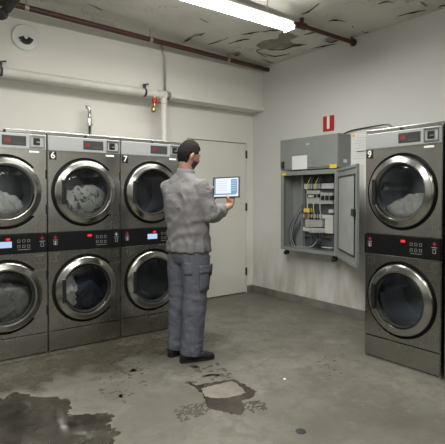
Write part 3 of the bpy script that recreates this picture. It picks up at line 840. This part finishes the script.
# ------------------------------------------------------------------ floor marks
def floor_patch(name, px, m, label, cat, z=.0015, jit=.02, sub=4):
    pts = []
    for i, (x, y) in enumerate(px):
        x2, y2 = px[(i + 1) % len(px)]
        for k in range(sub):
            tt = k / sub; p = onZ(x + (x2 - x) * tt, y + (y2 - y) * tt, 0)
            if k: p += Vector((random.uniform(-jit, jit), random.uniform(-jit, jit), 0))
            p.z = 0; pts.append(p)
    o = link(name, prism(pts, 0, (0, 0, z)), M[m])
    return tag(o, label, cat)
floor_patch('puddle', [(-14, 412), (-8, 402), (4, 400), (12, 393.5), (22, 396), (36, 399), (56, 398.5), (68, 402), (70, 409), (66, 415), (68, 418), (82, 417), (96, 415.5), (112, 415.5), (109, 421), (104, 427), (112, 431), (120, 434), (117, 438), (112, 446), (104, 470), (-25, 480)],
            'wet', 'large dark puddle on the floor at the lower left corner', 'puddle')
floor_patch('wet_patch', [(187, 383), (196, 387), (206, 384.5), (220, 383), (234, 380.5), (239, 384), (246, 386), (252, 391), (257, 393), (254, 398), (246, 401), (241, 403), (246, 412), (241, 417), (231, 416.5), (222, 413), (210, 411), (205, 404), (203, 397), (198, 392)],
            'wet', 'dark brown wet patch around the pale screed in mid floor', 'wet patch', .0012, .012, 3)
floor_patch('screed_patch', [(201, 391), (207, 388.5), (220, 386), (232, 383), (238, 386), (243, 391), (246, 394.7), (238, 397.5), (225.6, 400), (214, 400), (205, 398.4), (203, 395)],
            'screed', 'pale beige screed patch inside the dark wet patch', 'floor patch', .003, .008, 3)
def tread(px, rows, cols, label):
    A = [onZ(x, y, 0) for x, y in px]; bm = bmesh.new()
    for i in range(rows):
        for j in range(cols):
            if random.random() < .2 + .5 * max(abs(2 * (i + .5) / rows - 1), abs(2 * (j + .5) / cols - 1)) ** 2: continue
            s = (i + .5) / rows; q = (j + .5 + .3 * (i % 2)) / cols
            p = A[0].lerp(A[1], q).lerp(A[3].lerp(A[2], q), s); a_ = R(35 if i % 2 else -20)
            w_, h_ = random.uniform(.008, .02), random.uniform(.004, .008)
            box(bm, -w_, w_, -h_, h_, 0, .001, 0, Matrix.Translation(p) @ Matrix.Rotation(a_, 4, 'Z'))
    o = link('tread_mark', bm, M['dirt']); return tag(o, label, 'tyre mark', None, 'stuff')
tread([(172, 410), (206, 403), (210, 415), (180, 425)], 9, 12, 'muddy tread marks beside the wet patch, nearer the puddle')
tread([(243, 404), (262, 402), (270, 411), (247, 417)], 8, 9, 'muddy tread marks beside the wet patch, toward the right machine')
def scatter(cx, cy, sx, sy, n, label, sz=(.006, .03)):
    bm = bmesh.new()
    for i in range(n):
        p = onZ(random.gauss(cx, sx), random.gauss(cy, sy), 0)
        r = random.uniform(*sz); k = random.randint(5, 7); v = []
        a0 = random.uniform(0, 6); st = random.uniform(1, 2.5)
        for j in range(k):
            a = 2 * PI * j / k; q = r * random.uniform(.6, 1.2)
            x_, y_ = q * math.cos(a) * st, q * math.sin(a)
            v.append(bm.verts.new((p.x + x_ * math.cos(a0) - y_ * math.sin(a0), p.y + x_ * math.sin(a0) + y_ * math.cos(a0), .0008)))
        bm.faces.new(v)
    for f in bm.faces:
        if f.normal.z < 0: f.normal_flip()
    o = link('dirt_specks', bm, M['dirt']); return tag(o, label, 'dirt', None, 'stuff')
scatter(210, 374, 14, 4, 26, 'dark dirt specks on the floor below the man\'s shoes', (.008, .032))
scatter(130, 372, 12, 7, 40, 'dark dirt specks on the floor between puddle and the man', (.006, .02))
scatter(330, 365, 12, 12, 18, 'dirt specks on the floor before the right machine', (.004, .012))
scatter(115, 395, 9, 8, 30, 'dirt specks beyond the far edge of the puddle', (.004, .016))
p = onZ(301.5, 434, 0)
bm = bmesh.new(); lathe_axis(bm, p, (0, 0, 1), [(.03, 0), (.03, .004), (.024, .007)], 20)
tag(link('drain_cap', bm, M['dark_metal']), 'small round dark drain cap in the floor near the bottom edge', 'drain cap')
p = onZ(285, 380.5, 0); bm = bmesh.new(); bmesh.ops.create_icosphere(bm, subdivisions=2, radius=.011)
for v in bm.verts: v.co.z = abs(v.co.z) * .6; v.co += p
tag(link('paint_chip', bm, M['white']), 'tiny white chip lying on the open floor', 'paint chip')

# ------------------------------------------------------------------ the man
P0m = Vector((2.12, 3.30, 0))
man = thing('person', 'man in grey work shirt and blue-grey cargo trousers, standing and holding a tablet', 'person', P0m)
def az(a): return Vector((math.cos(R(a)), math.sin(R(a)), 0)), Vector((-math.sin(R(a)), math.cos(R(a)), 0))
Z = Vector((0, 0, 1))
def remeshed(name, bm, m, voxel, parent=None, smooth_it=4, disp=None):
    bmesh.ops.recalc_face_normals(bm, faces=bm.faces[:])
    me = bpy.data.meshes.new(name); bm.to_mesh(me); bm.free()
    o = bpy.data.objects.new(name, me); col.objects.link(o)
    r = o.modifiers.new('r', 'REMESH'); r.mode = 'VOXEL'; r.voxel_size = voxel
    s = o.modifiers.new('s', 'SMOOTH'); s.factor = .5; s.iterations = smooth_it
    bpy.context.view_layer.update()
    me2 = bpy.data.meshes.new_from_object(o.evaluated_get(bpy.context.evaluated_depsgraph_get()))
    o.modifiers.clear(); o.data = me2; me2.name = name; bpy.data.meshes.remove(me)
    if disp:
        nr = [v.normal.copy() for v in me2.vertices]
        for v, n_ in zip(me2.vertices, nr): v.co += n_ * disp(v.co, n_)
    me2.materials.clear(); me2.materials.append(m)
    for p_ in me2.polygons: p_.use_smooth = True
    if parent: o.parent = parent
    return o
def torso(bm, prof, n=28):
    rings = []
    for z, cx, cy, rx, ry, a in prof:
        f, l = az(a); rings.append(ringverts(bm, Vector((cx, cy, z)), f, l, rx, ry, n, .85))
    loft(bm, rings)

# tablet frame of reference (relative to the man's root)
TC = Vector((2.485, 3.26, 1.432)) - P0m
u = Vector((.62, -.78, 0)).normalized(); nn = Vector((-.76, -.62, .17)).normalized(); nn = (nn - u * nn.dot(u)).normalized()
v_ = nn.cross(u).normalized()
ro = Matrix.Rotation(R(2), 3, nn); u = ro @ u; v_ = ro @ v_
TW, TH = .245, .190
def tp(a, b, c=0): return TC + u * a + v_ * b + nn * c

sh_c = Vector((-.03, .02, 0)); cf, cl = az(17)
shR = sh_c - cl * .175 + Z * 1.44; shL = sh_c + cl * .185 + Z * 1.44
elR = Vector((.075, -.205, 1.195)); wrR = tp(.035, -.155, -.035)
elL = Vector((.05, .27, 1.19)); wrL = tp(-.165, -.105, -.04)
HC = Vector((.005, .0, 1.695))
hf, hl = az(-2)
ht = Matrix.Rotation(R(16), 3, hl)      # head bent forward
hf2 = ht @ hf; hu = ht @ Z
# head shape
def head_pt(d, off=0):
    """d: unit vector in head frame (fwd, left, up)"""
    x, y, z = d
    r = Vector((x * .098, y * .076, z * .118))
    if z < 0: r.y *= 1 - .22 * (-z); r.x *= 1 - .10 * (-z) * (1 if x > 0 else 2.2)
    if x > .55: r.x -= (.006 if z > .0 else 0)
    if x < 0: r.x *= 1.02
    nose = math.exp(-((y / .13) ** 2 + ((z + .18) / .17) ** 2)) if x > 0 else 0
    r.x += .022 * nose
    brow = math.exp(-((z - .12) / .08) ** 2) * (1 if x > .5 else 0); r.x += .004 * brow
    eye = sum(math.exp(-(((y - s * .33) / .13) ** 2 + ((z + .0) / .08) ** 2)) for s in (-1, 1)) if x > 0 else 0; r.x -= .007 * eye
    chin = math.exp(-((y / .3) ** 2 + ((z + .85) / .2) ** 2)) if x > -.2 else 0; r.x += .018 * chin
    lip = math.exp(-((y / .22) ** 2 + ((z + .5) / .06) ** 2)) if x > 0 else 0; r.x += .005 * lip
    return r * (1 + off)
def h2w(r): return HC + hf2 * r.x + hl * r.y + hu * r.z
def head_bm(bm, off=0, keep=None, nz=None):
    b2 = bmesh.new(); bmesh.ops.create_icosphere(b2, subdivisions=5, radius=1)
    for v in b2.verts:
        d = v.co.normalized(); o_ = off + (nz(d) if nz else 0); v.co = h2w(head_pt(d, o_)); v.tag = bool(keep and not keep(d))
    if keep: bmesh.ops.delete(b2, geom=[v for v in b2.verts if v.tag], context='VERTS')
    me = bpy.data.meshes.new('tmp'); b2.to_mesh(me); b2.free(); bm.from_mesh(me); bpy.data.meshes.remove(me)

bm = bmesh.new()
head_bm(bm)
for s in (-1, 1):  # ears
    c = h2w(Vector((-.008, s * .077, -.012)))
    b2 = bmesh.new(); bmesh.ops.create_icosphere(b2, subdivisions=3, radius=1)
    for v in b2.verts:
        q = v.co; v.co = c + hf2 * (q.x * .019 - q.z * -.004) + hl * (q.y * .011 + s * (-.006 * q.x)) + hu * (q.z * .032)
    me = bpy.data.meshes.new('tmp'); b2.to_mesh(me); b2.free(); bm.from_mesh(me); bpy.data.meshes.remove(me)
nk = Vector((-.03, .008, 1.49))
tube(bm, [nk, nk.lerp(HC, .4) + Vector((-.004, 0, 0)), h2w(Vector((-.02, 0, -.06)))], [.07, .055, .054], 20)
torso(bm, [(.84, .0, 0, .07, .10, 12), (.93, 0, 0, .10, .15, 12), (1.05, 0, 0, .095, .14, 14), (1.2, -.01, .005, .10, .155, 17), (1.36, -.02, .015, .105, .175, 17), (1.45, -.03, .02, .085, .17, 17), (1.50, -.03, .015, .06, .10, 17)])
def limb(bm, pts, rads, n=16): tube(bm, pts, rads, n)
for s, sh, el, wr in ((-1, shR, elR, wrR), (1, shL, elL, wrL)):
    limb(bm, [sh, sh.lerp(el, .5), el, el.lerp(wr, .35), wr], [.05, .045, .04, .04, .027])
hipC = Vector((0, 0, .90)); pf, pl_ = az(12)
anR = Vector((-.05, -.095, .09)); anL = Vector((-.055, .105, .09))
for s, an in ((-1, anR), (1, anL)):
    hp = hipC + pl_ * (s * .085); kn = hp.lerp(an, .5) + Vector((.02, 0, 0))
    limb(bm, [hp, hp.lerp(kn, .5), kn, kn.lerp(an, .4), an, an - Z * .05], [.085, .075, .055, .055, .04, .035])
# hands: palm + five fingers
def hand(bm, wr, palm_end, side, fdir, tips, thumb, nrm):
    mid = wr.lerp(palm_end, .55)
    ax = (palm_end - wr).normalized(); w = ax.cross(nrm).normalized(); rings = []
    for k, (t_, rw, rt) in enumerate(((0, .026, .02), (.35, .036, .018), (.75, .042, .015), (1, .040, .012))):
        rings.append(ringverts(bm, wr.lerp(palm_end, t_), w, nrm, rw, rt, 14))
    loft(bm, rings)
    for k in range(4):
        base = palm_end + w * (.031 - .0205 * k) - ax * .01; L = (.066, .075, .07, .055)[k]
        d1 = (ax * .75 + fdir * .5).normalized(); d2 = (ax * .2 + fdir).normalized(); d3 = (fdir - ax * .1).normalized()
        p1 = base + d1 * L * .45; p2 = p1 + d2 * L * .33; p3 = p2 + d3 * L * .27
        tube(bm, [base - ax * .012, base, p1, p2, p3], [.0095, .0098, .0092, .0085, .006], 10)
    tube(bm, spline(thumb, 3), [.014] + [.0115] * (len(thumb) * 3 - 4) + [.0085], 10)
# right hand supports the lower edge from behind, thumb on the front
peR = tp(.035, -.078, -.022)
hand(bm, wrR, peR, -1, v_ * .9 + u * -.35, None, [wrR.lerp(peR, .3) + nn * .008, tp(.03, -.115, .010), tp(.022, -.095, .020), tp(.012, -.074, .013)], nn)
peL = tp(-.115, -.055, -.026)
hand(bm, wrL, peL, 1, u * .95 + v_ * .2, None, [wrL.lerp(peL, .3) + nn * .006 - u * .01, tp(-.145, -.05, .008), tp(-.128, -.015, .014), tp(-.112, .008, .012)], nn)
body_o = remeshed('body', bm, M['skin'], .0045, man, 2)
# hair, beard, eyes
def hair_nz(d): return .035 * noise.noise(d * 6) + .03 * noise.noise(Vector((d.x * 16, d.y * 16, d.z * 30))) + .07 * max(0, d.z - .3) - .06 * max(0, -.2 - d.z)
bm = bmesh.new()
head_bm(bm, .095, lambda d: (d.z > -.62 and d.x < -.28) or (d.z > -.05 and d.x < .12) or (d.z > .12 and d.x < .42) or d.z > .5, hair_nz)
hr = link('hair', bm, M['hair'], man, True); sdf = hr.modifiers.new('s', 'SOLIDIFY'); sdf.thickness = .011; sdf.offset = -1
bm = bmesh.new(); head_bm(bm, .03, lambda d: d.z < -.3 and d.x > .12 and not (abs(d.y) < .25 and -.56 < d.z < -.42 and d.x > .5))
br_ = link('beard', bm, M['beard'], man, True); sdf = br_.modifiers.new('s', 'SOLIDIFY'); sdf.thickness = .004
for s in (-1, 1):
    b2 = bmesh.new(); bmesh.ops.create_uvsphere(b2, u_segments=16, v_segments=10, radius=.0115)
    c = h2w(Vector((.078, s * .030, .0)));  [setattr(v, 'co', v.co + c) for v in b2.verts]
    e = link('eye', b2, M['white'], man, True)
    b2 = bmesh.new(); bmesh.ops.create_uvsphere(b2, u_segments=12, v_segments=8, radius=.005); c2 = c + hf2 * .0085; [setattr(v, 'co', v.co + c2) for v in b2.verts]
    link('iris', b2, M['hair'], e, True)
    b2 = T([h2w(head_pt(Vector((.85, s * .18, .17)).normalized(), .02)), h2w(head_pt(Vector((.83, s * .34, .2)).normalized(), .02)), h2w(head_pt(Vector((.78, s * .5, .15)).normalized(), .02))], [.004, .005, .003], 8)
    link('eyebrow', b2, M['hair'], man, True)

# shirt
def folds(amp, fx, seed, vert=.35):
    def f(co, n_):
        q = Vector((co.x * fx, co.y * fx, co.z * fx * vert)) + Vector((seed, seed, seed))
        q += Vector((noise.noise(co * 5), noise.noise(co * 5 + Vector((9, 0, 0))), noise.noise(co * 5 + Vector((0, 9, 0))))) * .8
        return (1 - 2 * abs(noise.noise(q))) * amp + noise.noise(co * 22) * amp * .25
    return f
bm = bmesh.new()
torso(bm, [(.900, .0, .0, .150, .188, 14), (.93, .0, .0, .149, .188, 14), (1.0, .0, .0, .140, .180, 15), (1.08, -.005, .0, .136, .180, 16), (1.2, -.012, .005, .140, .190, 17), (1.32, -.022, .012, .142, .200, 17),
           (1.39, -.03, .018, .130, .198, 17), (1.44, -.032, .02, .108, .180, 17), (1.485, -.032, .018, .088, .150, 17), (1.515, -.031, .015, .076, .115, 17), (1.545, -.03, .012, .066, .078, 17)], 36)
for sh, el, wr, e in ((shR, elR, wrR, .50), (shL, elL, wrL, .5)):
    cuff = el.lerp(wr, e)
    inn = sh + (Vector((sh_c.x, sh_c.y, sh.z)) - sh) * .35 + Z * .0
    tube(bm, [inn, sh, sh.lerp(el, .3), sh.lerp(el, .65), el + (el - sh).normalized() * .0, el.lerp(cuff, .3), el.lerp(cuff, .7), cuff],
         [.06, .067, .069, .065, .064, .066, .060, .053], 20)
sf = folds(.012, 10, 3.3, .6)
def shirt_disp(co, n_):
    k = 1.0 - .5 * min(1, max(0, (co.z - 1.34) / .1))
    # diagonal pull folds across the lower back
    d_ = math.sin((co.z * 1.0 + co.y * .55 + co.x * .3) * 60 + 2.2 * noise.noise(co * 7)) * .006 * max(0, 1 - abs(co.z - 1.05) / .17)
    return sf(co, n_) * k + d_
shirt = remeshed('shirt', bm, M['shirt'], .006, man, 4, shirt_disp)
# cut the shirt open at neck and hem is unnecessary: body passes through; collar
bm = bmesh.new(); rings = []
cc = Vector((-.03, .008, 1.515))
for k, (h, rx, ry) in enumerate(((0, .078, .085), (.028, .076, .080), (.058, .074, .077), (.057, .068, .071), (.02, .063, .066), (0, .068, .075))):
    f_, l_ = az(8)
    tilt = Matrix.Rotation(R(14), 3, l_)
    rings.append([bm.verts.new(cc + tilt @ (f_ * (rx * math.cos(a)) + l_ * (ry * math.sin(a)) + Z * (h + .004 * math.sin(3 * a)))) for a in [2 * PI * i / 32 for i in range(32)]])
loft(bm, rings, False); link('collar', bm, M['shirt'], shirt, True)
for el, wr in ((elR, wrR), (elL, wrL)):
    c0 = el.lerp(wr, .44); c1 = el.lerp(wr, .58); bm = bmesh.new()
    tube(bm, [c0, c0.lerp(c1, .1), c0.lerp(c1, .5), c0.lerp(c1, .9), c1], [.05, .059, .058, .056, .045], 20)
    for v in bm.verts: v.co += Vector((noise.noise(v.co * 30), noise.noise(v.co * 30 + Vector((5, 5, 5))), noise.noise(v.co * 25))) * .004
    link('cuff', bm, M['shirt'], shirt, True)
# dark small tag on the sleeve and seam across the shoulders
bm = bmesh.new(); c = shR + (elR - shR) * .32 + Vector((.062, -.022, 0)); box(bm, c.x - .006, c.x + .006, c.y - .02, c.y + .02, c.z - .018, c.z + .018, .002)
link('sleeve_tag', bm, M['black'], shirt)
# trousers
bm = bmesh.new()
torso(bm, [(.80, .0, 0, .115, .155, 12), (.86, .0, 0, .135, .178, 12), (.93, .0, 0, .132, .174, 12), (.975, .0, 0, .125, .165, 13), (1.0, .0, 0, .12, .16, 13)], 32)
for s, an in ((-1, anR), (1, anL)):
    hp = hipC + pl_ * (s * .085); kn = hp.lerp(an, .5) + Vector((.015, s * .005, 0))
    hem = an + Vector((.012, 0, -.035))
    hp2 = Vector((hp.x, hp.y, .86))
    tube(bm, [hp2, hp2.lerp(kn, .35), hp2.lerp(kn, .75), kn, kn.lerp(hem, .35), kn.lerp(hem, .75), hem],
         [(.128, .098), (.122, .100), (.102, .093), (.097, .090), (.094, .086), (.092, .083), (.090, .082)], 22)
tf = folds(.012, 13, 8.1, .6)
def trouser_disp(co, n_):
    k = .5 + .9 * max(0, 1 - abs(co.z - .45) / .2) + .9 * max(0, 1 - co.z / .3)
    horiz = math.sin(co.z * 75 + 5 * noise.noise(co * 6)) * .0035 * (max(0, 1 - co.z / .35) + max(0, 1 - abs(co.z - .48) / .12))
    return tf(co, n_) * k * .6 + horiz * .8
tr_ = remeshed('trousers', bm, M['trousers'], .007, man, 4, trouser_disp)
# cargo pocket on the right thigh, waistband, belt loops
def near_surface(pt, dirn):
    from mathutils.bvhtree import BVHTree
    global _bvh
    try: _bvh
    except NameError:
        b3 = bmesh.new(); b3.from_mesh(tr_.data); _bvh = BVHTree.FromBMesh(b3)
    h = _bvh.ray_cast(pt, dirn); return h[0] if h[0] is not None else pt
def wrapped(name, a0, a1, z0, z1, cxy, m, out=.008, parent=tr_, nu=10, nv=6):
    """patch of cloth laid on the trouser leg between azimuths a0..a1"""
    bm = bmesh.new(); g_ = []
    for j in range(nv + 1):
        row = []
        for i in range(nu + 1):
            a = R(a0 + (a1 - a0) * i / nu); z = z0 + (z1 - z0) * j / nv
            d_ = Vector((math.cos(a), math.sin(a), 0)); s_ = Vector((cxy[0], cxy[1], z)) + d_ * .4
            hp_ = near_surface(s_, -d_)
            row.append(bm.verts.new(hp_ + d_ * (out + .003 * noise.noise(hp_ * 25))))
        g_.append(row)
    for j in range(nv):
        for i in range(nu): bm.faces.new((g_[j][i], g_[j][i + 1], g_[j + 1][i + 1], g_[j + 1][i]))
    o = link(name, bm, m, parent, True); s_ = o.modifiers.new('s', 'SOLIDIFY'); s_.thickness = .008; s_.offset = 0; return o
tc_ = (.01, -.085)
pk = wrapped('cargo_pocket', -105, -30, .585, .775, tc_, M['trousers'], .010)
wrapped('pocket_flap', -108, -28, .735, .795, tc_, M['trousers'], .018)
wrapped('pocket_label', -58, -38, .705, .732, tc_, M['black'], .022)
wrapped('back_pocket', -160, -125, .72, .82, (0, -.06), M['trousers'], .001)
# shoes
def shoe(an, a):
    f_, l_ = az(a); bm = bmesh.new(); rings = []
    base = Vector((an.x, an.y, 0))
    for x, hw, h0, h1 in ((-.085, .020, .02, .06), (-.075, .034, .014, .09), (-.03, .038, .012, .105), (.03, .040, .012, .10), (.08, .045, .012, .078), (.13, .049, .012, .062), (.17, .047, .012, .054), (.20, .036, .014, .044), (.213, .018, .02, .036)):
        rings.append(ringverts(bm, base + f_ * x + Z * ((h0 + h1) / 2), l_, Z, hw, (h1 - h0) / 2, 20, .75))
    loft(bm, rings)
    tube(bm, [base - f_ * .02 + Z * .06, base - f_ * .02 + Z * .13], [.045, .042], 18)
    sh_ = remeshed('shoe', bm, M['shoe'], .006, man, 3)
    bm = bmesh.new(); out = []
    prof = [(-.088, .012), (-.08, .03), (-.04, .037), (.02, .036), (.08, .045), (.13, .05), (.18, .046), (.208, .03), (.218, .008)]
    pts = [base + f_ * x + l_ * w for x, w in prof] + [base + f_ * x - l_ * w for x, w in prof[::-1]]
    link('sole', prism(pts, 0, (0, 0, .022)), M['sole'], sh_)
    for k in range(4):
        c = base + f_ * (.045 + .02 * k) + Z * (.103 - .009 * k)
        link('lace', T([c - l_ * .022, c + Z * .003, c + l_ * .022], .003, 6), M['sole'], sh_)
shoe(anR, -12); shoe(anL, 10)

# tablet
tab = thing('tablet', 'black-framed tablet with lit white and blue screen in the man\'s hands', 'tablet', P0m + TC)
RM = Matrix((( u.x, nn.x, v_.x), (u.y, nn.y, v_.y), (u.z, nn.z, v_.z))).to_4x4()   # local x = across, y = out of the screen, z = up
def tpart(name, bm, m, par): xf(bm, RM); return link(name, bm, m, par)
M['scr'] = emit('screen_white', (.84, .92, 1), .48); M['scr_b'] = emit('screen_blue', (.20, .38, .64), .38); M['scr_l'] = emit('screen_pale_blue', (.55, .72, .92), .42); M['scr_g'] = emit('screen_grey_line', (.5, .58, .68), .38)
tb_ = tpart('casing', B(-TW / 2, TW / 2, -.009, 0, -TH / 2, TH / 2, bev=.003), M['black'], tab)
sc_ = tpart('screen', B(-TW / 2 + .014, TW / 2 - .014, 0, .0008, -TH / 2 + .014, TH / 2 - .014), M['scr'], tab)
sw, sh2 = TW / 2 - .014, TH / 2 - .014
tpart('side_bar', B(-sw, -sw + .014, .0008, .0013, -sh2 + .02, sh2), M['scr_b'], sc_)
tpart('side_panel', B(sw - .065, sw - .008, .0008, .0013, -sh2 + .025, sh2 - .01), M['scr_b'], sc_)
for k in range(5): tpart('panel_line', B(sw - .06, sw - .014, .0013, .0017, sh2 - .03 - k * .02, sh2 - .024 - k * .02), M['scr_l'], sc_)
tpart('footer_bar', B(-sw, sw - .02, .0008, .0013, -sh2 + .014, -sh2 + .026), M['scr_b'], sc_)
for k in range(5): tpart('text_line', B(-sw + .03, .01, .0008, .0012, sh2 - .028 - k * .02, sh2 - .025 - k * .02), M['scr_g'], sc_)

# ------------------------------------------------------------------ camera and view
cam = bpy.data.cameras.new('camera'); co = bpy.data.objects.new('camera', cam); col.objects.link(co)
PITCH = 1.2
co.location = (0, 0, CH); yaw = math.atan2(.6, .8)
co.rotation_euler = (R(90 - PITCH), 0, -yaw)
cam.sensor_width = 36; cam.lens = F / 445 * 36
cam.shift_y = -((222 - HZ) - F * math.tan(R(PITCH))) / 445
cam.clip_start = .05
bpy.context.scene.camera = co
w = bpy.data.worlds.new('world'); bpy.context.scene.world = w; w.use_nodes = True
w.node_tree.nodes['Background'].inputs[0].default_value = (.02, .02, .02, 1)
sc = bpy.context.scene
sc.view_settings.view_transform = 'Standard'; sc.view_settings.look = 'None'; sc.view_settings.gamma = 1
sc.view_settings.exposure = 1.0
